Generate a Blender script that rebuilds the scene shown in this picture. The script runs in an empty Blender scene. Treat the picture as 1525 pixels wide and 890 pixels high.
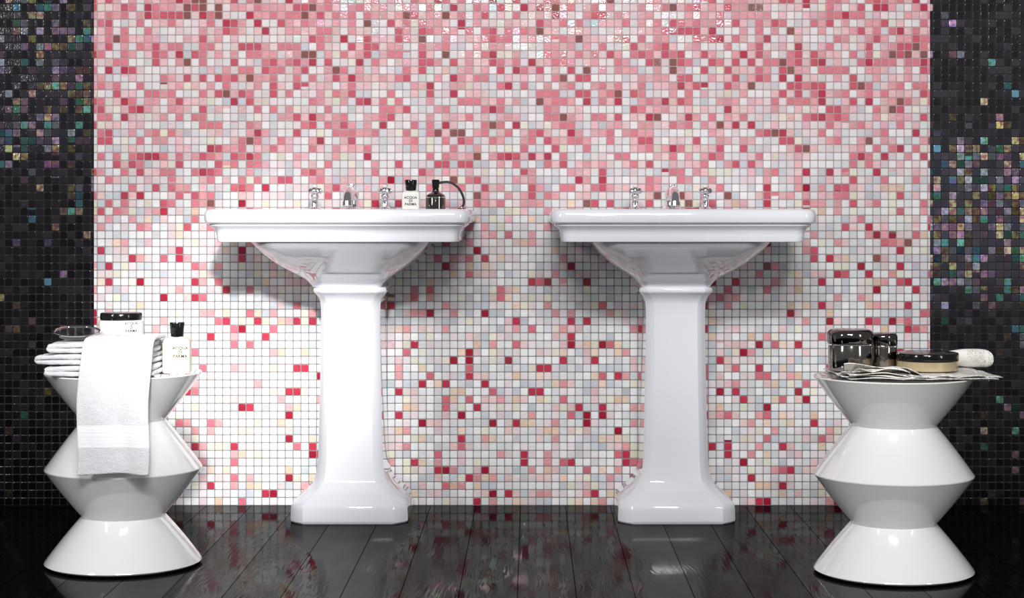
import bpy, bmesh, math, random
from mathutils import Vector, noise as mnoise
random.seed(7)
F=2670.0; VX=790.0; HY=322.0; CAMH=0.87; DW=5.4
sc=bpy.context.scene
COL=sc.collection
sc.view_settings.view_transform='Standard'
sc.view_settings.look='None'

# ---------------------------------------------------------------- helpers
def link(o):
    COL.objects.link(o); return o
def empty(name,loc,label=None,cat=None,group=None):
    o=bpy.data.objects.new(name,None); o.location=loc; o.empty_display_size=0.05
    link(o)
    if label: o["label"]=label
    if cat: o["category"]=cat
    if group: o["group"]=group
    return o
def mk(name,verts,faces,mat,parent=None,angle=40,loc=(0,0,0)):
    me=bpy.data.meshes.new(name)
    me.from_pydata([tuple(v) for v in verts],[],faces)
    bm=bmesh.new(); bm.from_mesh(me)
    bmesh.ops.recalc_face_normals(bm,faces=bm.faces)
    bm.to_mesh(me); bm.free()
    me.shade_smooth()
    if angle<180: me.set_sharp_from_angle(angle=math.radians(angle))
    me.materials.append(mat)
    o=bpy.data.objects.new(name,me); o.location=loc
    link(o)
    if parent: o.parent=parent
    return o
def meta(o,label,cat,group=None):
    o["label"]=label; o["category"]=cat
    if group: o["group"]=group
    return o
def loft(sections,cap0=True,cap1=True):
    n=len(sections[0]); V=[];Fc=[]
    for s in sections: V+=s
    for i in range(len(sections)-1):
        for j in range(n):
            k=(j+1)%n
            Fc.append((i*n+j,i*n+k,(i+1)*n+k,(i+1)*n+j))
    if cap0: Fc.append(tuple(range(n))[::-1])
    if cap1: Fc.append(tuple(range((len(sections)-1)*n,len(sections)*n)))
    return V,Fc
def lathe(prof,segs=96,cx=0,cy=0):
    secs=[[(cx+r*math.cos(2*math.pi*i/segs),cy+r*math.sin(2*math.pi*i/segs),z) for i in range(segs)] for r,z in prof]
    return loft(secs)
def rrect(z,hx,yf,yb,c,k=1.0,n=7,cb=None,dx=0):
    """rounded rectangle section; yf = front (more negative)"""
    if cb is None: cb=c
    pts=[]
    cors=[((hx,yb),(hx,yb-cb),(hx-cb,yb)),((-hx,yb),(-hx+cb,yb),(-hx,yb-cb)),
          ((-hx,yf),(-hx,yf+c),(-hx+c,yf)),((hx,yf),(hx-c,yf),(hx,yf+c))]
    for cor,a,b in cors:
        mid=((a[0]+b[0])/2,(a[1]+b[1])/2)
        ct=(mid[0]+k*(cor[0]-mid[0]),mid[1]+k*(cor[1]-mid[1]))
        for i in range(n+1):
            t=i/n
            x=(1-t)**2*a[0]+2*t*(1-t)*ct[0]+t*t*b[0]
            y=(1-t)**2*a[1]+2*t*(1-t)*ct[1]+t*t*b[1]
            pts.append((x+dx,y,z))
    return pts
def crom(P,sub):
    out=[]
    n=len(P)
    for i in range(n-1):
        p0=P[max(0,i-1)];p1=P[i];p2=P[i+1];p3=P[min(n-1,i+2)]
        for s in range(sub):
            t=s/sub
            out.append(tuple(0.5*((2*b)+(-a+c)*t+(2*a-5*b+4*c-d)*t*t+(-a+3*b-3*c+d)*t**3) for a,b,c,d in zip(p0,p1,p2,p3)))
    out.append(tuple(P[-1]))
    return out
def tube(path,radii,segs=20):
    P=[Vector(p) for p in path]; secs=[]
    up=Vector((0.013,1,0.021)).normalized()
    for i,p in enumerate(P):
        t=(P[min(i+1,len(P)-1)]-P[max(i-1,0)]).normalized()
        a=t.cross(up)
        if a.length<1e-3: a=t.cross(Vector((1,0,0)))
        a.normalize(); b=t.cross(a).normalized()
        r=radii[i] if isinstance(radii,(list,tuple)) else radii
        secs.append([tuple(p+a*r*math.cos(2*math.pi*j/segs)+b*r*math.sin(2*math.pi*j/segs)) for j in range(segs)])
    return loft(secs)
def merge(*vfs):
    V=[];Fc=[]
    for v,f in vfs:
        o=len(V); V+=list(v); Fc+=[tuple(i+o for i in q) for q in f]
    return V,Fc
def shift(vf,d):
    return [(v[0]+d[0],v[1]+d[1],v[2]+d[2]) for v in vf[0]],vf[1]
def sphere(c,r,seg=24,rings=14,sz=1.0):
    prof=[]
    for i in range(rings+1):
        a=-math.pi/2+math.pi*i/rings
        prof.append((max(r*math.cos(a),1e-5),r*sz*math.sin(a)))
    return shift(lathe(prof,seg),c)

# ---------------------------------------------------------------- material helpers
class NT:
    def __init__(s,name):
        s.m=bpy.data.materials.new(name); s.m.use_nodes=True
        s.t=s.m.node_tree; s.b=s.t.nodes["Principled BSDF"]
    def n(s,typ,**kw):
        x=s.t.nodes.new(typ)
        for k,v in kw.items(): setattr(x,k,v)
        return x
    def put(s,inp,v):
        if isinstance(v,bpy.types.NodeSocket): s.t.links.new(v,inp)
        elif v is not None: inp.default_value=v
    def M(s,op,a,b=None,c=None,clamp=False):
        x=s.n('ShaderNodeMath',operation=op); x.use_clamp=clamp
        s.put(x.inputs[0],a)
        if b is not None: s.put(x.inputs[1],b)
        if c is not None: s.put(x.inputs[2],c)
        return x.outputs[0]
    def mr(s,v,a,b,c=0.0,d=1.0,smooth=False):
        x=s.n('ShaderNodeMapRange'); 
        if smooth: x.interpolation_type='SMOOTHSTEP'
        s.put(x.inputs[0],v); s.put(x.inputs[1],a); s.put(x.inputs[2],b); s.put(x.inputs[3],c); s.put(x.inputs[4],d)
        return x.outputs[0]
    def comb(s,x,y,z):
        c=s.n('ShaderNodeCombineXYZ'); s.put(c.inputs[0],x); s.put(c.inputs[1],y); s.put(c.inputs[2],z); return c.outputs[0]
    def obj(s):
        tc=s.n('ShaderNodeTexCoord'); sp=s.n('ShaderNodeSeparateXYZ')
        s.t.links.new(tc.outputs['Object'],sp.inputs[0])
        return tc.outputs['Object'],sp.outputs[0],sp.outputs[1],sp.outputs[2]
    def white(s,vec):
        x=s.n('ShaderNodeTexWhiteNoise',noise_dimensions='3D'); s.put(x.inputs['Vector'],vec); return x.outputs[0],x.outputs[1]
    def noise(s,vec,scale,detail=2,rough=0.5,dist=0.0):
        x=s.n('ShaderNodeTexNoise'); s.put(x.inputs['Vector'],vec)
        x.inputs['Scale'].default_value=scale; x.inputs['Detail'].default_value=detail
        x.inputs['Roughness'].default_value=rough; x.inputs['Distortion'].default_value=dist
        return x.outputs[0]
    def mix(s,f,a,b):
        x=s.n('ShaderNodeMix',data_type='RGBA'); s.put(x.inputs[0],f); s.put(x.inputs[6],a); s.put(x.inputs[7],b); return x.outputs[2]
    def ramp(s,f,stops,interp='CONSTANT'):
        x=s.n('ShaderNodeValToRGB'); cr=x.color_ramp; cr.interpolation=interp
        while len(cr.elements)<len(stops): cr.elements.new(0.5)
        for e,(p,c) in zip(cr.elements,stops):
            e.position=p; e.color=c
        s.put(x.inputs[0],f); return x.outputs[0]
    def bump(s,h,strength=1.0,dist=0.001,target=True):
        x=s.n('ShaderNodeBump'); x.inputs['Strength'].default_value=strength; x.inputs['Distance'].default_value=dist
        s.put(x.inputs['Height'],h)
        if target: s.t.links.new(x.outputs[0],s.b.inputs['Normal'])
        return x.outputs[0]
    def set(s,**kw):
        for k,v in kw.items(): s.put(s.b.inputs[k.replace('_',' ')],v)
        return s
def C(r,g,b):
    f=lambda c:((c/255)/12.92 if c/255<=0.04045 else ((c/255+0.055)/1.055)**2.4)
    return (f(r),f(g),f(b),1)
def simple(name,col,rough,metal=0,coat=0,**kw):
    m=NT(name); m.set(Base_Color=col,Roughness=rough,Metallic=metal,Coat_Weight=coat)
    for k,v in kw.items(): m.put(m.b.inputs[k.replace('_',' ')],v)
    return m.m

def tile_base(m,pitch,offx,seed,edgeamp=1.0,tiltamp=1.1):
    P,x,y,z=m.obj()
    u=m.M('ADD',m.M('DIVIDE',x,pitch),offx); v=m.M('DIVIDE',z,pitch)
    iu=m.M('FLOOR',u); iv=m.M('FLOOR',v)
    a=m.M('SUBTRACT',m.M('FRACT',u),0.5); b=m.M('SUBTRACT',m.M('FRACT',v),0.5)
    r1,c1=m.white(m.comb(iu,iv,seed)); r2,c2=m.white(m.comb(iu,iv,seed+3.3)); r3,c3=m.white(m.comb(iu,iv,seed+7.7))
    aa=m.M('POWER',m.M('ABSOLUTE',a),8); bb=m.M('POWER',m.M('ABSOLUTE',b),8)
    d=m.M('POWER',m.M('ADD',aa,bb),1/8.0)
    mask=m.mr(d,0.435,0.462,1.0,0.0,True)
    sx=m.n('ShaderNodeSeparateXYZ'); m.t.links.new(c2,sx.inputs[0])
    ta=m.M('MULTIPLY',a,m.M('SUBTRACT',sx.outputs[0],0.5)); tb=m.M('MULTIPLY',b,m.M('SUBTRACT',sx.outputs[1],0.5))
    tilt=m.M('ADD',ta,tb)
    rip=m.noise(P,180,1)
    edge=m.mr(d,0.39,0.465,1.0,0.0,True)
    h=m.M('ADD',m.M('ADD',m.M('MULTIPLY',edge,edgeamp),m.M('MULTIPLY',tilt,tiltamp)),m.M('MULTIPLY',rip,0.22))
    return P,x,z,iu,iv,r1,r2,r3,mask,h,c1,c3
PITCH=0.0236
G=lambda v:(v,v,v,1)
def pink_mosaic():
    m=NT("pink_glass_mosaic")
    P,x,z,iu,iv,r1,r2,r3,mask,h,c1,c3=tile_base(m,PITCH,0.3,1.0,0.55,1.3)
    n1=m.noise(m.comb(m.M('MULTIPLY',iu,0.15),m.M('MULTIPLY',iv,0.28),0.0),1.0,2,0.6)
    n2=m.noise(m.comb(m.M('MULTIPLY',iu,0.38),m.M('MULTIPLY',iv,0.95),9.0),1.0,1,0.6)
    dens=m.ramp(m.M('DIVIDE',z,2.0),[(0.0,G(.30)),(0.20,G(.24)),(0.36,G(.26)),(0.46,G(.41)),(0.60,G(.55)),(0.76,G(.75))],'LINEAR')
    t=m.M('ADD',dens,m.M('ADD',m.M('MULTIPLY',m.M('SUBTRACT',n1,0.5),1.25),m.M('MULTIPLY',m.M('SUBTRACT',n2,0.5),0.8)))
    isp=m.M('LESS_THAN',r1,t)
    top=m.ramp(r2,[(0,C(244,196,200)),(0.24,C(238,168,175)),(0.47,C(229,134,146)),(0.70,C(212,98,115)),(0.84,C(192,64,86)),(0.905,C(148,90,86)),(0.945,C(241,210,211))])
    bot=m.ramp(r2,[(0,C(242,208,207)),(0.24,C(246,216,196)),(0.36,C(236,168,170)),(0.55,C(220,116,130)),(0.68,C(194,58,80)),(0.83,C(164,32,56)),(0.92,C(234,200,176))])
    lo=m.mr(m.M('ADD',z,m.M('MULTIPLY',r3,0.4)),0.85,1.2,1.0,0.0)
    pk=m.mix(m.M('GREATER_THAN',lo,0.5),top,bot)
    wh=m.ramp(r3,[(0,C(241,240,241)),(0.28,C(225,226,230)),(0.48,C(245,243,243)),(0.66,C(238,226,228)),(0.77,C(239,234,214)),(0.83,C(208,212,220)),(0.92,C(240,221,222))])
    whp=m.mix(m.mr(z,0.9,1.5,0.0,0.30),wh,C(244,214,216))
    col=m.mix(isp,whp,pk)
    st=m.noise(m.comb(m.M('MULTIPLY',x,60.0),r1,m.M('MULTIPLY',z,300.0)),1.0,2)
    hs=m.n('ShaderNodeHueSaturation'); m.put(hs.inputs['Color'],col); m.put(hs.inputs['Value'],m.mr(st,0.3,0.7,m.mix(isp,G(.92),G(.87)),m.mix(isp,G(1.03),G(1.08))))
    gro=m.mix(m.mr(z,0.6,1.1),C(136,133,132),C(182,158,158))
    fin=m.mix(mask,gro,hs.outputs[0])
    m.set(Base_Color=fin,Roughness=m.mr(mask,0,1,0.8,0.09),IOR=1.6)
    m.put(m.b.inputs['Thin Film Thickness'],m.M('MULTIPLY',m.M('GREATER_THAN',m.M('FRACT',m.M('MULTIPLY',r3,17.0)),0.5),m.mr(r2,0,1,300.0,800.0)))
    m.b.inputs['Thin Film IOR'].default_value=2.0
    m.bump(h,1.0,0.0016)
    return m.m
def dark_mosaic(name,seed,cz,hz,base,amount,off,vmax,zone_grey,spread):
    m=NT(name)
    P,x,z,iu,iv,r1,r2,r3,mask,h,c1,c3=tile_base(m,PITCH,off,seed,0.3,1.1)
    n1=m.noise(m.comb(m.M('MULTIPLY',iu,0.11),m.M('MULTIPLY',iv,0.16),seed),1.0,2,0.6)
    n2=m.noise(m.comb(m.M('MULTIPLY',iu,0.35),m.M('MULTIPLY',iv,0.5),seed),1.0,1,0.6)
    hn=m.noise(m.comb(m.M('MULTIPLY',iu,0.14),m.M('MULTIPLY',iv,0.2),seed+5.0),1.0,1,0.5)
    dz=m.M('ABSOLUTE',m.M('SUBTRACT',z,cz))
    zone=m.mr(dz,hz*0.20,hz,1.0,0.0,True)
    dens=m.M('ADD',m.M('MULTIPLY',zone,amount),spread)
    t=m.M('MULTIPLY',dens,m.M('MULTIPLY',m.mr(n1,0.36,0.62,0.35,1.5),m.mr(n2,0.36,0.60,0.6,1.35)))
    isp=m.M('LESS_THAN',r1,t)
    dk=m.ramp(r2,[(0,base[0]),(0.3,base[1]),(0.6,base[2]),(0.85,base[3])])
    dk=m.mix(m.M('MULTIPLY',zone,zone_grey),dk,m.ramp(r3,[(0,C(84,80,96)),(0.4,C(106,98,108)),(0.7,C(72,78,94))]))  # dark tiles mixed towards greyer tile colours inside the cluster zone
    nn=m.noise(m.comb(m.M('MULTIPLY',x,85.0),r1,m.M('MULTIPLY',z,85.0)),1.0,1)
    hl=m.ramp(m.M('FRACT',m.M('ADD',m.M('MULTIPLY',r3,0.85),m.M('MULTIPLY',hn,0.9))),[(0,G(.10)),(0.13,G(.45)),(0.26,G(.56)),(0.46,G(.64)),(0.62,G(.76)),(0.76,G(.90)),(0.88,G(.06))])
    hue=m.n('ShaderNodeCombineColor',mode='HSV'); m.put(hue.inputs[0],m.M('FRACT',m.M('ADD',m.M('ADD',hl,1.0),m.mr(nn,0.25,0.75,-0.18,0.18))))
    rs=m.n('ShaderNodeSeparateXYZ'); m.t.links.new(c3,rs.inputs[0])
    m.put(hue.inputs[1],m.mr(rs.outputs[0],0,1,0.18,0.72)); m.put(hue.inputs[2],m.mr(m.M('MULTIPLY',m.M('MULTIPLY',rs.outputs[1],rs.outputs[2]),m.mr(nn,0.3,0.7,0.4,1.4)),0,0.85,0.08,vmax))
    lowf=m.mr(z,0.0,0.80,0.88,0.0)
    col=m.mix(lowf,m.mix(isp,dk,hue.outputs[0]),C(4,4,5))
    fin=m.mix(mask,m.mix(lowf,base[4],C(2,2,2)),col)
    m.set(Base_Color=fin,Roughness=m.mr(mask,0,1,0.7,0.10),Metallic=m.M('MULTIPLY',isp,0.3),IOR=1.5)
    m.put(m.b.inputs['Specular IOR Level'],0.4)
    m.bump(h,1.0,0.0016)
    return m.m
def floor_mat():
    m=NT("black_lacquered_planks")
    P,x,y,z=m.obj()
    w=0.135
    u=m.M('DIVIDE',m.M('ADD',x,0.03),w); iu=m.M('FLOOR',u); fu=m.M('ABSOLUTE',m.M('SUBTRACT',m.M('FRACT',u),0.5))
    gap=m.mr(fu,0.487,0.493,0.0,1.0,True)
    flat=m.mr(fu,0.43,0.475,1.0,0.0,True)
    r1,c1=m.white(m.comb(iu,0.0,2.0))
    pv=m.comb(m.M('ADD',m.M('MULTIPLY',x,9.0),m.M('MULTIPLY',r1,50.0)),m.M('MULTIPLY',y,3.4),r1)
    wv=m.n('ShaderNodeTexWave',wave_type='BANDS',bands_direction='X'); m.put(wv.inputs['Vector'],pv)
    wv.inputs['Scale'].default_value=2.4; wv.inputs['Distortion'].default_value=12.0; wv.inputs['Detail'].default_value=1.0; wv.inputs['Detail Scale'].default_value=0.7
    gr=m.noise(m.comb(m.M('MULTIPLY',x,150.0),m.M('MULTIPLY',y,6.0),r1),1.0,2,0.5)
    big=m.noise(P,5.0,1)
    wet=m.noise(m.comb(m.M('MULTIPLY',x,5.0),m.M('MULTIPLY',y,1.6),r1),1.0,2,0.6)
    col=m.mix(gr,C(3,3,3),C(12,11,12))
    col=m.mix(gap,col,(0,0,0,1))
    hh=m.M('ADD',m.M('MULTIPLY',flat,m.M('ADD',m.M('MULTIPLY',wv.outputs[1],0.13),m.M('MULTIPLY',gr,0.02))),m.M('MULTIPLY',big,0.5))
    nrm=m.bump(hh,0.7,0.0010,False)
    df=m.n('ShaderNodeBsdfDiffuse'); m.put(df.inputs['Color'],col); m.put(df.inputs['Normal'],nrm)
    gl=m.n('ShaderNodeBsdfGlossy'); gl.inputs['Color'].default_value=(1,1,1,1); m.put(gl.inputs['Roughness'],m.mr(wet,0.3,0.7,0.04,0.12)); m.put(gl.inputs['Normal'],nrm)
    fr=m.n('ShaderNodeFresnel'); fr.inputs['IOR'].default_value=1.45
    fac=m.M('MULTIPLY',fr.outputs[0],m.M('MULTIPLY',m.mr(gap,0,1,1.0,0.25),m.M('MULTIPLY',m.mr(r1,0,1,0.25,0.33),m.mr(wet,0.3,0.7,1.15,0.75))))
    mx=m.n('ShaderNodeMixShader'); m.put(mx.inputs[0],fac); m.t.links.new(df.outputs[0],mx.inputs[1]); m.t.links.new(gl.outputs[0],mx.inputs[2])
    out=[n for n in m.t.nodes if n.type=='OUTPUT_MATERIAL'][0]
    m.t.links.new(mx.outputs[0],out.inputs['Surface'])
    m.t.nodes.remove(m.b)
    return m.m
def towel_mat(band=False):
    m=NT("white_terry_cotton"+("_banded" if band else ""))
    P,x,y,z=m.obj()
    n=m.noise(P,480,2,0.7); n2=m.noise(P,40,2)
    h=m.M('ADD',m.M('MULTIPLY',n,2.0),m.M('MULTIPLY',n2,2.4))
    if band:
        inb=m.M('MULTIPLY',m.M('GREATER_THAN',z,0.318),m.M('LESS_THAN',z,0.372))
        s=m.M('SINE',m.M('MULTIPLY',z,750.0))
        s=m.M('GREATER_THAN',s,0.2)
        big=m.M('GREATER_THAN',m.M('SINE',m.M('MULTIPLY',z,230.0)),-0.2)
        hb=m.M('ADD',m.M('MULTIPLY',s,0.8),m.M('MULTIPLY',big,1.8))
        h=m.M('ADD',m.M('MULTIPLY',h,m.M('SUBTRACT',1.0,inb)),m.M('MULTIPLY',hb,inb))
    m.set(Base_Color=C(242,242,246),Roughness=0.95,Sheen_Weight=0.3)
    m.bump(h,1.0,0.0020)
    return m.m
def paper_mat(name="newsprint",amt=.6,thr=.42):
    m=NT(name)
    P,x,y,z=m.obj()
    wd=m.M('GREATER_THAN',m.noise(m.comb(m.M('MULTIPLY',x,300.0),m.M('MULTIPLY',y,500.0),m.M('MULTIPLY',z,300.0)),1.0,1),0.52)
    colm=m.M('LESS_THAN',m.M('ABSOLUTE',m.M('SUBTRACT',m.M('FRACT',m.M('MULTIPLY',x,22.0)),0.5)),0.43)
    blk=m.M('GREATER_THAN',m.noise(P,16.0,0),thr)
    t=m.M('MULTIPLY',wd,m.M('MULTIPLY',colm,blk))
    m.set(Base_Color=m.mix(m.M('MULTIPLY',t,amt),C(234,231,224),C(60,58,60)),Roughness=0.8)
    return m.m
def ceramic(name,col,rough):
    m=NT(name); P,x,y,z=m.obj()
    m.set(Base_Color=col,Roughness=rough,Coat_Weight=0.9,Coat_Roughness=0.02)
    m.bump(m.noise(P,14,1),0.12,0.002)
    return m.m
MPINK=pink_mosaic()
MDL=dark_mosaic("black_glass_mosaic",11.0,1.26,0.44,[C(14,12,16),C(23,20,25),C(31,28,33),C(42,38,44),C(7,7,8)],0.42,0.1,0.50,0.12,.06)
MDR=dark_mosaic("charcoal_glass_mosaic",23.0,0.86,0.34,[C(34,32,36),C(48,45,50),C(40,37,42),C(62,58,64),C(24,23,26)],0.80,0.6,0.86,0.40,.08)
MFL=floor_mat()
MCER=ceramic("white_glazed_ceramic",C(229,230,236),0.06)
MLAC=ceramic("white_gloss_lacquer",C(232,232,230),0.10)
MCHR=simple("chrome",(0.94,0.94,0.96,1),0.06,1.0)
MDCH=simple("dark_polished_steel",(0.22,0.20,0.185,1),0.08,1.0)
MSTL=simple("polished_steel",(0.34,0.31,0.28,1),0.10,1.0)
MDSH=simple("black_chrome",(0.14,0.14,0.14,1),0.10,1.0)
MBLK=simple("black_gloss_plastic",(0.006,0.006,0.006,1),0.12)
MRUB=simple("black_rubber",(0.01,0.01,0.01,1),0.4)
MGLS=simple("white_opal_glass",C(240,238,232),0.12)
MCRM=simple("cream_plastic",C(238,230,206),0.3)
MTIN=simple("pale_gold_metal",C(218,200,160),0.2,0.55)
MINK=simple("black_ink",(0.01,0.01,0.01,1),0.6)
MTW=towel_mat(); MTWB=towel_mat(True)
MPAP=paper_mat(); MPAP2=paper_mat("newsprint_light",.35,.50)

# ---------------------------------------------------------------- room
XL=(140-VX)*DW/F; XR=(1385-VX)*DW/F
def box(name,a,b,mat):
    V=[(x,y,z) for x in (a[0],b[0]) for y in (a[1],b[1]) for z in (a[2],b[2])]
    Fc=[(0,1,3,2),(4,6,7,5),(0,4,5,1),(2,3,7,6),(0,2,6,4),(1,5,7,3)]
    o=mk(name,V,Fc,mat,angle=30); o["kind"]="structure"; return o
w=box("wall_back",(XL,0,0),(XR,0.12,2.7),MPINK)
w["label"]="wall clad in pink, rose and white glass mosaic tiles"
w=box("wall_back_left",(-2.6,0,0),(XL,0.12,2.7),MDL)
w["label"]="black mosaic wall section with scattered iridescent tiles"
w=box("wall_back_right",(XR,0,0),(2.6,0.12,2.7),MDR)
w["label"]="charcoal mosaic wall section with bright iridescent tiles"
w=box("floor",(-2.6,-6.2,-0.1),(2.6,0.12,0.0),MFL)
w["label"]="glossy black lacquered wooden plank floor"

# ---------------------------------------------------------------- pedestal sink
def sink(cx,label,pdx=0):
    root=empty("pedestal_sink",(cx,-0.003,0),label,"sink","white pedestal sinks")
    S=[]
    bowl=[(.668,.099,-.290,-.10,.03),(.676,.104,-.296,-.09,.035),(.687,.115,-.312,-.08,.045),(.700,.133,-.340,-.07,.05),
          (.718,.162,-.385,-.06,.06),(.738,.190,-.427,-.05,.065),(.760,.215,-.466,-.04,.07),(.780,.233,-.496,-.03,.07),(.794,.243,-.512,-.02,.07),(.801,.247,-.520,-.01,.07)]
    for z,hx,yf,yb,c in crom(bowl,3): S.append(rrect(z,hx,yf,yb,c,.8,9,0.01))
    HX=.362; YF=-.56
    rim=[(.037,.800),(.0330,.8010),(.0315,.804),(.0308,.818),(.0285,.829),(.0225,.8375),(.0145,.843),(.0130,.8448),(.0128,.8486),
         (.0065,.8500),(.0022,.8540),(.0003,.861),(0,.869),(.0007,.878),(.0037,.8850),(.009,.8890),(.017,.890),(.030,.8895)]
    for ins,z in rim: S.append(rrect(z,HX-ins,YF+ins,-.001,max(.044-ins*.5,.02),.85,9,0.004))
    basin=[(.8885,.300,-.515,-.215,.05),(.8885,.286,-.503,-.225,.07),(.885,.279,-.497,-.232,.08),(.865,.262,-.485,-.242,.09),(.82,.235,-.462,-.255,.09),(.775,.18,-.42,-.27,.07),(.752,.11,-.38,-.28,.05),(.748,.05,-.36,-.30,.025)]
    for z,hx,yf,yb,c in basin: S.append(rrect(z,hx,yf,yb,c,1.0,9))
    v,f=loft(S); mk("basin",v,f,MCER,root,30)
    ped=[(.668,.100,-.291,-.06,.022),(.665,.103,-.295,-.06,.023),(.659,.104,-.296,-.06,.024),(.653,.103,-.295,-.06,.024),(.645,.096,-.288,-.06,.024),(.632,.089,-.281,-.06,.024),(.612,.0855,-.277,-.06,.024),
         (.55,.085,-.276,-.06,.024),(.40,.0875,-.278,-.06,.025),(.25,.091,-.281,-.06,.026),(.185,.093,-.283,-.06,.027),(.150,.0955,-.286,-.06,.028),(.125,.101,-.290,-.06,.030),(.105,.110,-.296,-.06,.032),(.088,.124,-.304,-.055,.034),(.075,.140,-.313,-.05,.036),(.064,.153,-.321,-.05,.037),(.0565,.1600,-.326,-.05,.038)]
    S=[rrect(z,hx,yf,yb,c,.24,6,0.01,pdx) for z,hx,yf,yb,c in crom(ped,3)]
    for z,hx,yf,yb,c in [(.053,.1630,-.328,-.05,.038),(.047,.1650,-.330,-.05,.038),(.040,.1658,-.331,-.05,.038),(.012,.167,-.332,-.05,.039),(.004,.1665,-.3315,-.05,.039),(.0,.164,-.329,-.05,.039)]:
        S.append(rrect(z,hx,yf,yb,c,.24,6,0.01,pdx))
    v,f=loft(S); mk("pedestal",v,f,MCER,root,32)
    v,f=lathe([(.001,.7485),(.020,.7485),(.024,.7505),(.022,.7525),(.016,.7515),(.001,.7515)],32,0,-.33)
    mk("drain",v,f,MCHR,root)["label"]="chrome drain"
    z0=.8892; ys=-.125
    base=lathe([(.001,0),(.029,0),(.030,.003),(.027,.006),(.021,.009),(.019,.016),(.0185,.028),(.020,.038),(.022,.046),(.021,.052),(.014,.058),(.006,.061),(.0045,.064),(.006,.067),(.0095,.071),(.009,.075),(.004,.0785),(.001,.079)],32)
    base=shift(base,(0,ys,z0))
    path=crom([(0,ys,z0+.038),(0,ys-.03,z0+.050),(0,ys-.065,z0+.052),(0,ys-.102,z0+.042),(0,ys-.120,z0+.016)],7)
    n=len(path); rr=[.0195-.0065*(i/(n-1)) for i in range(n)]
    spt=tube(path,rr,20)
    lip=tube([(0,ys-.1180,z0+.022),(0,ys-.1205,z0+.010)],[.0148,.0148],20)
    v,f=merge(base,spt,lip); mk("faucet_spout",v,f,MCHR,root)["label"]="chrome arched faucet spout"
    for hx in (-.108,.098):
        st=lathe([(.001,0),(.018,0),(.019,.003),(.016,.006),(.011,.010),(.0095,.018),(.0090,.032),(.012,.038),(.0125,.042),(.010,.046),(.009,.049),(.010,.054),(.001,.058)],28)
        st=shift(st,(hx,ys,z0))
        parts=[st,sphere((hx,ys,z0+.056),.0125)]
        for a in (35,125,215,305):
            d=Vector((math.cos(math.radians(a)),math.sin(math.radians(a)),.05))
            c0=Vector((hx,ys,z0+.055))
            pts=[tuple(c0+d*t) for t in (0.003,.009,.013,.0165,.0205,.022)]
            parts.append(tube(pts,[.0066,.0060,.0068,.0088,.0076,.001],14))
        v,f=merge(*parts)
        o=mk("faucet_handle",v,f,MCHR,root); o["label"]="chrome cross handle"
        v,f=lathe([(.001,0),(.0075,0),(.008,.0035),(.005,.0065),(.001,.0075)],24)
        cap=mk("handle_cap",shift((v,f),(hx,ys,z0+.0670))[0],f,MGLS,o); cap["label"]="white porcelain handle cap"
    return root
sink(-.526,"white ceramic pedestal sink holding toiletry bottle and atomizer",.010)
sink(.416,"white ceramic pedestal sink with empty rim and chrome faucet")

# ---------------------------------------------------------------- stools
def stool(cx,cy,label):
    root=empty("zigzag_stool",(cx,cy,0),label,"stool","white zigzag stools")
    R=.1940; W=.103; z1=[0.004,.122,.240,.360,.480]
    prof=[(.001,.004),(R-.012,.004),(R-.004,.0045),(R,.008),(R-.0015,.012)]
    def waist(z): return [(W+.002,z-.002),(W+.0005,z-.0005),(W+.0005,z+.0005),(W+.002,z+.002)]
    def rim(z): return [(R-.002,z-.004),(R-.0002,z-.0015),(R,z),(R-.0002,z+.0015),(R-.002,z+.004)]
    def seg(a,b,n=8,bulge=.002):
        out=[]
        for i in range(1,n):
            t=i/n; out.append((a[0]+(b[0]-a[0])*t+bulge*math.sin(math.pi*t),a[1]+(b[1]-a[1])*t))
        return out
    for part in (waist(z1[1]),rim(z1[2]),waist(z1[3]),[(R-.003,z1[4]-.007),(R,z1[4]-.003),(R-.001,z1[4]-.0005),(R-.004,z1[4]),(R-.010,z1[4]-.001),(.001,z1[4]-.001)]):
        prof+=seg(prof[-1],part[0]); prof+=part
    v,f=lathe(prof,128); mk("stool_body",v,f,MLAC,root,24)
    v,f=lathe([(.001,0),(R-.018,0),(R-.018,.0045),(.001,.0045)],96); mk("base_pad",v,f,MRUB,root)["label"]="black rubber base pad"
    return root
SRX,SRY=.889,-1.01; SLX,SLY=-1.021,-.90
stool(SLX,SLY,"white lacquered zigzag stool holding folded towels and toiletries")
stool(SRX,SRY,"white lacquered zigzag stool holding steel jars and newspapers")

# ---------------------------------------------------------------- text
def text_on(name,body,size,mat,parent,R=None,phi=0,loc=(0,0,0),flat_y=0,spacing=1.05,label="black printed lettering"):
    cu=bpy.data.curves.new("t",'FONT'); cu.body=body; cu.size=size; cu.align_x='CENTER'; cu.align_y='CENTER'; cu.space_line=0.95; cu.space_character=spacing
    cu.offset=size*0.022
    to=bpy.data.objects.new("t",cu); link(to)
    bpy.context.view_layer.update()
    dg=bpy.context.evaluated_depsgraph_get()
    me=bpy.data.meshes.new_from_object(to.evaluated_get(dg))
    bpy.data.objects.remove(to)
    for v in me.vertices:
        x,y=v.co.x,v.co.y
        if R:
            a=x/R+phi; v.co=(R*math.sin(a)+loc[0],-R*math.cos(a)+loc[1],y+loc[2])
        else: v.co=(x+loc[0],flat_y+loc[1],y+loc[2])
    me.name=name; me.materials.clear(); me.materials.append(mat)
    o=bpy.data.objects.new(name,me); link(o); o.parent=parent; o["label"]=label
    return o
TXT="ACQUA\nDI\nPARMA"
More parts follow.
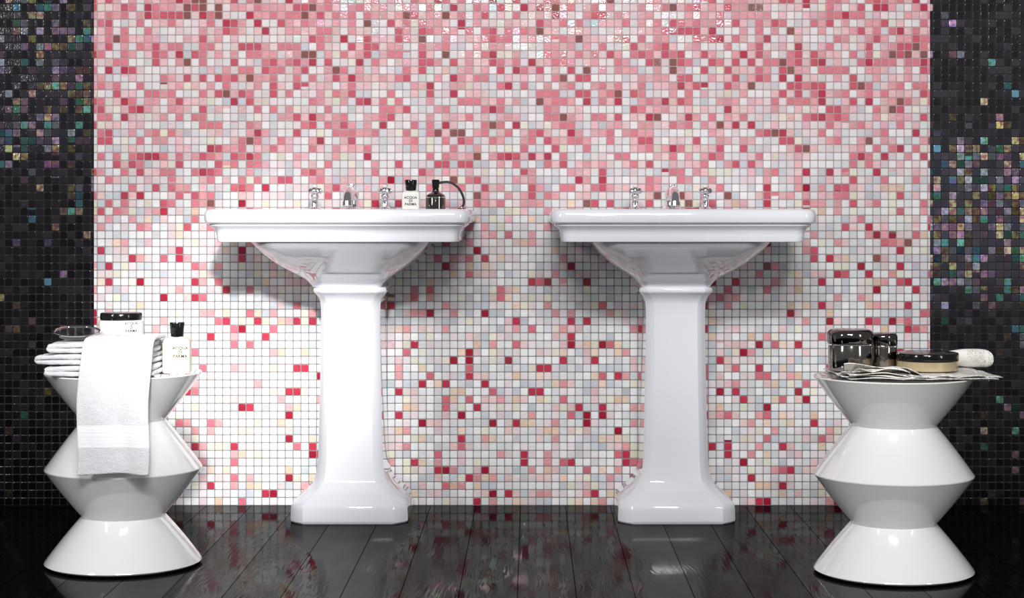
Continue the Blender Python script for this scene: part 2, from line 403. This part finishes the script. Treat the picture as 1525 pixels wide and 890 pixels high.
def bottle(cx,cy,z,hw,hd,h,capr,caph,label,body_mat,txtsize,tx,capmat=MBLK,tz=.5,rot=0):
    root=empty("toiletry_bottle",(cx,cy,z),label,"bottle")
    root.rotation_euler[2]=rot
    P=[(0,hw*.93,hd*.93),(.003,hw,hd),(h*.80,hw,hd),(h*.90,hw*.96,hd*.95),(h*.955,hw*.78,hd*.8),(h*.98,hw*.5,hd*.55),(h,hw*.42,hd*.5)]
    S=[rrect(zz,a,-b,b,min(a,b)*.45,1.0,7) for zz,a,b in P]
    v,f=loft(S); mk("bottle_body",v,f,body_mat,root,35)
    v,f=lathe([(.001,h),(capr*.80,h),(capr*.84,h+.002),(capr,h+caph-.003),(capr*.95,h+caph),(.001,h+caph)],40)
    mk("bottle_cap",v,f,capmat,root)["label"]="black tapered cap"
    text_on("printed_lettering",TXT,txtsize,MINK,root,loc=(tx,0,h*tz),flat_y=-hd-.0004)
    return root
bottle(-.3486,-.17,.8895,.026,.016,.056,.0180,.031,"small white bottle with black cap on the sink rim",MGLS,.0102,.0,tz=.45)
at=empty("perfume_atomizer",(-.2766,-.17,.8900),"polished steel perfume atomizer with black hose on sink rim","perfume atomizer")
v,f=lathe([(.001,0),(.026,0),(.0290,.002),(.0290,.034),(.027,.041),(.021,.046),(.013,.049),(.011,.052),(.001,.052)],48)
mk("atomizer_body",v,f,MDCH,at)
v,f=lathe([(.0290,.0335),(.0298,.034),(.0298,.0365),(.0280,.0372),(.0275,.0372),(.0275,.0335)],48)
mk("atomizer_collar",v,f,MCHR,at)["label"]="bright chrome collar ring"
v,f=lathe([(.001,.052),(.0095,.052),(.0095,.059),(.008,.061),(.0100,.063),(.0115,.085),(.010,.087),(.001,.0875)],32)
mk("atomizer_nozzle",v,f,MBLK,at)["label"]="black spray head"
v,f=tube(crom([(.007,0,.077),(.025,0,.080),(.045,.0,.078),(.066,.0,.063),(.080,.0,.038),(.082,.0,.017),(.076,.0,.0065)],8),[.0036]*49,12)
mk("atomizer_hose",v,f,MRUB,at)["label"]="thin black rubber hose"
v,f=lathe([(.001,.0),(.0050,.0),(.0055,.004),(.004,.009),(.001,.0095)],20,.076,0)
mk("hose_tip",v,f,MDCH,at)

# ---------------------------------------------------------------- left stool things
def folded_towel(cx,cy,z,hl,hy,rot,label,seed,th=.0122):
    half=th/2; zc=half+.0006; p=th+.0006
    path=[]
    n=24
    for i in range(n+1): path.append((hl-(2*hl)*i/n,zc))
    for k in range(1,8):
        a=math.pi*k/8; path.append((-hl-math.sin(a)*p*.62,zc+p/2-math.cos(a)*p/2))
    for i in range(n+1): path.append((-hl+(2*hl)*.985*i/n,zc+p))
    ny=26; V=[];Fc=[]
    ca,sa=math.cos(rot),math.sin(rot)
    for j in range(ny+1):
        yy=-hy+2*hy*j/ny
        for i,(x,zz) in enumerate(path):
            ed=1+.060*mnoise.noise(Vector((yy*9,seed,zz*24)))
            X=x*ed; Y=yy*(1+.014*math.sin(zz*200+seed+x*14))
            wx=cx+X*ca-Y*sa; wy=cy+X*sa+Y*ca
            e=max(0,(-x-hl*.6)/(hl*.4))
            wz=z+zz*(1+.03*math.sin(yy*30+seed)*min(1,e))-.0030*min(1,e)*(1 if zz>zc+p/2 else 0)
            V.append((wx,wy,wz))
    n=len(path)
    for j in range(ny):
        for i in range(n-1):
            Fc.append((j*n+i,j*n+i+1,(j+1)*n+i+1,(j+1)*n+i))
    o=mk("folded_towel",V,Fc,MTW,None,180)
    md=o.modifiers.new("s",'SOLIDIFY'); md.thickness=th; md.offset=0
    md=o.modifiers.new("u",'SUBSURF'); md.levels=2; md.render_levels=2
    tx=bpy.data.textures.new("soft",'CLOUDS'); tx.noise_scale=.025
    md=o.modifiers.new("d",'DISPLACE'); md.texture=tx; md.strength=.004; md.mid_level=.5; md.texture_coords='GLOBAL'
    return meta(o,label,"towel","folded white towels on the stool")
folded_towel(-1.048,-.915,.4812,.128,.140,math.radians(3),"folded white towel resting directly on stool top",1.3)
folded_towel(-1.054,-.920,.5092,.134,.136,math.radians(-4),"folded white towel in the middle of stack",5.1)
folded_towel(-1.046,-.915,.5372,.124,.134,math.radians(3),"folded white towel on top of stack under jar",9.7)
def draped():
    path=crom([(-.935,.5720),(-1.0,.5735),(-1.050,.5740),(-1.080,.568),(-1.100,.546),(-1.108,.51),(-1.1105,.46),(-1.112,.38),(-1.1135,.31),(-1.114,.252)],6)
    nx=26; V=[];Fc=[]
    x0,x1=-1.083,-.905
    for (y,z) in path:
        for i in range(nx+1):
            t=i/nx
            wd=.97 if z<.5 else .95+.02*(.58-z)/.08
            s=(t-.5)
            x=(x0+x1)/2+s*(x1-x0)*wd
            hang=max(0,min(1,(.55-z)/.2))
            yy=y-.009*hang*(math.sin(t*7+1.0)*.5+.5)-.004*hang*math.sin(t*13+z*9)
            V.append((x+.003*math.sin(z*26)-(0.003*hang),yy,z+.001*math.sin(t*9+y*20)+.003*hang*math.sin(t*3)))
    n=nx+1
    for j in range(len(path)-1):
        for i in range(nx):
            Fc.append((j*n+i,j*n+i+1,(j+1)*n+i+1,(j+1)*n+i))
    o=mk("hand_towel",V,Fc,MTWB,None,180)
    md=o.modifiers.new("s",'SOLIDIFY'); md.thickness=.010; md.offset=0
    md=o.modifiers.new("u",'SUBSURF'); md.levels=1; md.render_levels=2
    meta(o,"white terry hand towel draped over stool edge with woven hem band","towel")
draped()
dr=empty("soap_dish",(-1.122,-.965,.5725),"shallow round black-chrome dish lying on towel stack","dish"); dr.rotation_euler=(math.radians(9),math.radians(2),0)
v,f=lathe([(.001,.002),(.035,.002),(.040,.0),(.046,.003),(.0545,.0115),(.0535,.0135),(.044,.006),(.036,.0045),(.001,.0045)],64)
mk("dish_body",v,f,MDSH,dr)
v,f=lathe([(.0540,.0115),(.0575,.0122),(.0582,.0138),(.0570,.0152),(.0535,.0145),(.0530,.0128)],64)
mk("dish_rim",v,f,MCHR,dr)["label"]="bright metallic rim"
jr=empty("cosmetic_jar",(-1.036,-.862,.5650),"white jar with black lid on towel stack","jar")
v,f=lathe([(.001,0),(.050,0),(.054,.002),(.0555,.006),(.0555,.038),(.053,.042),(.048,.044),(.001,.044)],72); mk("jar_body",v,f,MGLS,jr)
v,f=lathe([(.001,.0445),(.0515,.0445),(.052,.046),(.052,.058),(.0505,.061),(.048,.062),(.001,.062)],72); mk("jar_lid",v,f,MBLK,jr)["label"]="glossy black lid"
text_on("printed_lettering",TXT,.0100,MINK,jr,R=.0559,phi=math.radians(40),loc=(0,0,.0270))
bottle(-.882,-.925,.4802,.034,.022,.090,.0185,.036,"cream bottle with black cap beside folded towels",MCRM,.0106,.012,tz=.58)

# ---------------------------------------------------------------- right stool things
ZT=.4800
def sheet(name,x0,x1,y0,y1,z,seed,amp,curl=0,rot=0,parent=None,th=.0008):
    nx,ny=48,30; V=[];Fc=[]
    cx,cy=(x0+x1)/2,(y0+y1)/2
    for j in range(ny+1):
        for i in range(nx+1):
            x=x0+(x1-x0)*i/nx; y=y0+(y1-y0)*j/ny
            X=cx+(x-cx)*math.cos(rot)-(y-cy)*math.sin(rot); Y=cy+(x-cx)*math.sin(rot)+(y-cy)*math.cos(rot)
            nz=abs(mnoise.noise(Vector((x*13+seed,y*12,seed))))*1.4
            kf=min(1,max(0,(-1.055-Y)/.05))*(1 if X<.93 else .6); kr=.5*min(1,max(0,(X-1.07)/.04))
            k=max(kf,kr)
            cl=curl*kf*max(0,1-(X-.74)/.22)
            V.append((X,Y,z+amp*nz*k+cl))
    n=nx+1
    for j in range(ny):
        for i in range(nx): Fc.append((j*n+i,j*n+i+1,(j+1)*n+i+1,(j+1)*n+i))
    o=mk(name,V,Fc,MPAP,parent,180)
    md=o.modifiers.new("s",'SOLIDIFY'); md.thickness=th; md.offset=0
    return o
np_=sheet("newspaper",.765,1.100,-1.12,-.86,ZT+.0008,1.0,.000,0,math.radians(-3))
meta(np_,"folded newspaper lying flat on the stool under jars","newspaper")
specs=[(.755,1.110,-1.140,-.87,.0022,2.3,.004,.000,2),(.750,1.105,-1.135,-.86,.0036,4.1,.008,.003,-4),(.748,1.120,-1.13,-.86,.0050,6.2,.010,.007,4),(.760,1.100,-1.13,-.85,.0064,8.8,.014,.012,-7),(.765,1.00,-1.125,-.85,.0078,3.8,.016,.017,9),(.775,.93,-1.13,-.87,.0092,7.3,.016,.024,-12)]
for a,b,c,d,dz,sd,am,cu,ro in specs:
    sheet("newspaper_page",a,b,c,d,ZT+dz,sd,am,cu,math.radians(ro),np_,.0013)
V=[];Fc=[]
nt=60; nl=20
for j in range(nl+1):
    t=j/nl
    for i in range(nt+1):
        a=i/nt*2*math.pi*1.9+.6
        r=(.013+.011*i/nt)*(.75+.45*t)
        px=1.040+.084*t; py=-.862-.050*t
        dy=r*math.cos(a)*1.6; dz=r*math.sin(a)*.95
        V.append((px-dy*.55+.018*(i/nt-.5)*t,py+dy*.86,ZT+.034+dz+.003*t+.0015*math.sin(a*3+t*6)))
n=nt+1
for j in range(nl):
    for i in range(nt): Fc.append((j*n+i,j*n+i+1,(j+1)*n+i+1,(j+1)*n+i))
o=mk("rolled_newspaper",V,Fc,MPAP2,None,180)
md=o.modifiers.new("s",'SOLIDIFY'); md.thickness=.0008; md.offset=0
meta(o,"loosely rolled newspaper lying behind flat tin","newspaper")
def steel_jar(cx,cy,r,h,label):
    root=empty("steel_jar",(cx,cy,ZT+.0112),label,"jar")
    hb=h*.66
    v,f=lathe([(.001,0),(r*.86,0),(r*.92,.002),(r*.955,.008),(r*.955,hb-.003),(r*.93,hb),(.001,hb)],80); mk("jar_body",v,f,MSTL,root)
    pr=[(.001,hb+.0005),(r*.985,hb+.0005),(r,hb+.002),(r,h-r*.26)]
    for i in range(1,9):
        a=math.pi/2*i/8; pr.append((r-r*.26*(1-math.cos(a)),h-r*.26+r*.26*math.sin(a)))
    pr+=[(r*.4,h+.0012),(.001,h+.0015)]
    v,f=lathe(pr,80); mk("jar_lid",v,f,MDCH,root)["label"]="domed dark polished steel lid"
    v,f=lathe([(r*.95,hb-.004),(r*1.004,hb-.004),(r*1.004,hb-.001),(r*.95,hb-.001)],80); mk("jar_collar",v,f,MCHR,root)["label"]="bright chrome seam ring"
    return root
steel_jar(.789,-.975,.0565,.101,"large polished steel jar with domed lid on newspaper")
steel_jar(.880,-.925,.0355,.088,"small polished steel jar with domed lid on newspaper")
tin=empty("flat_tin",(.980,-.972,ZT+.0114),"wide shallow tin with dark lid on newspaper","tin")
v,f=lathe([(.001,0),(.072,0),(.0745,.002),(.0745,.023),(.001,.023)],96); mk("tin_body",v,f,MTIN,tin)["label"]="pale gold tin base"
v,f=lathe([(.001,.0235),(.0755,.0235),(.0765,.025),(.0765,.040),(.075,.0425),(.071,.0435),(.001,.0435)],96); mk("tin_lid",v,f,MBLK,tin)["label"]="glossy black lid"

# ---------------------------------------------------------------- camera
cam=bpy.data.cameras.new("camera"); co=bpy.data.objects.new("camera",cam); link(co)
co.location=(0,-DW,CAMH); co.rotation_euler=(math.radians(90),0,0)
cam.sensor_width=36; cam.lens=F/1525*36
cam.shift_x=-(VX-762.5)/1525; cam.shift_y=-(445-HY)/1525
sc.camera=co
# ---------------------------------------------------------------- lights
def area(name,loc,target,sx,sy,power,col=(1,1,1)):
    l=bpy.data.lights.new(name,'AREA'); l.shape='RECTANGLE'; l.size=sx; l.size_y=sy; l.energy=power; l.color=col
    o=bpy.data.objects.new(name,l); link(o); o.location=loc
    o.rotation_euler=(Vector(target)-Vector(loc)).to_track_quat('-Z','Y').to_euler(); return o
def spot(name,loc,target,power,deg,blend,soft):
    l=bpy.data.lights.new(name,'SPOT'); l.energy=power; l.spot_size=math.radians(deg); l.spot_blend=blend; l.shadow_soft_size=soft
    o=bpy.data.objects.new(name,l); link(o); o.location=loc
    o.rotation_euler=(Vector(target)-Vector(loc)).to_track_quat('-Z','Y').to_euler(); return o
area("softbox_top",(0.0,-5.1,2.85),(0,0,1.1),1.8,0.4,172)
area("softbox_side",(3.7,-4.2,1.6),(0.4,0,.7),0.4,1.9,28)
area("softbox_key",(-3.7,-4.4,2.3),(-0.3,0,.8),0.5,1.6,70)
spot("spot_glow",(-.2,-5,2.2),(-.88,0,.38),1350,14,1.0,.12)
spot("spot_centre",(-.1,-5.2,1.9),(-.02,0,.34),70,13,1.0,.12)
spot("spot_right",(.6,-5.0,2.1),(.78,0,.36),200,12,1.0,.12)
wd=bpy.data.worlds.new("world"); sc.world=wd; wd.use_nodes=True
wd.node_tree.nodes["Background"].inputs[0].default_value=(.95,.96,1,1)
wd.node_tree.nodes["Background"].inputs[1].default_value=.16
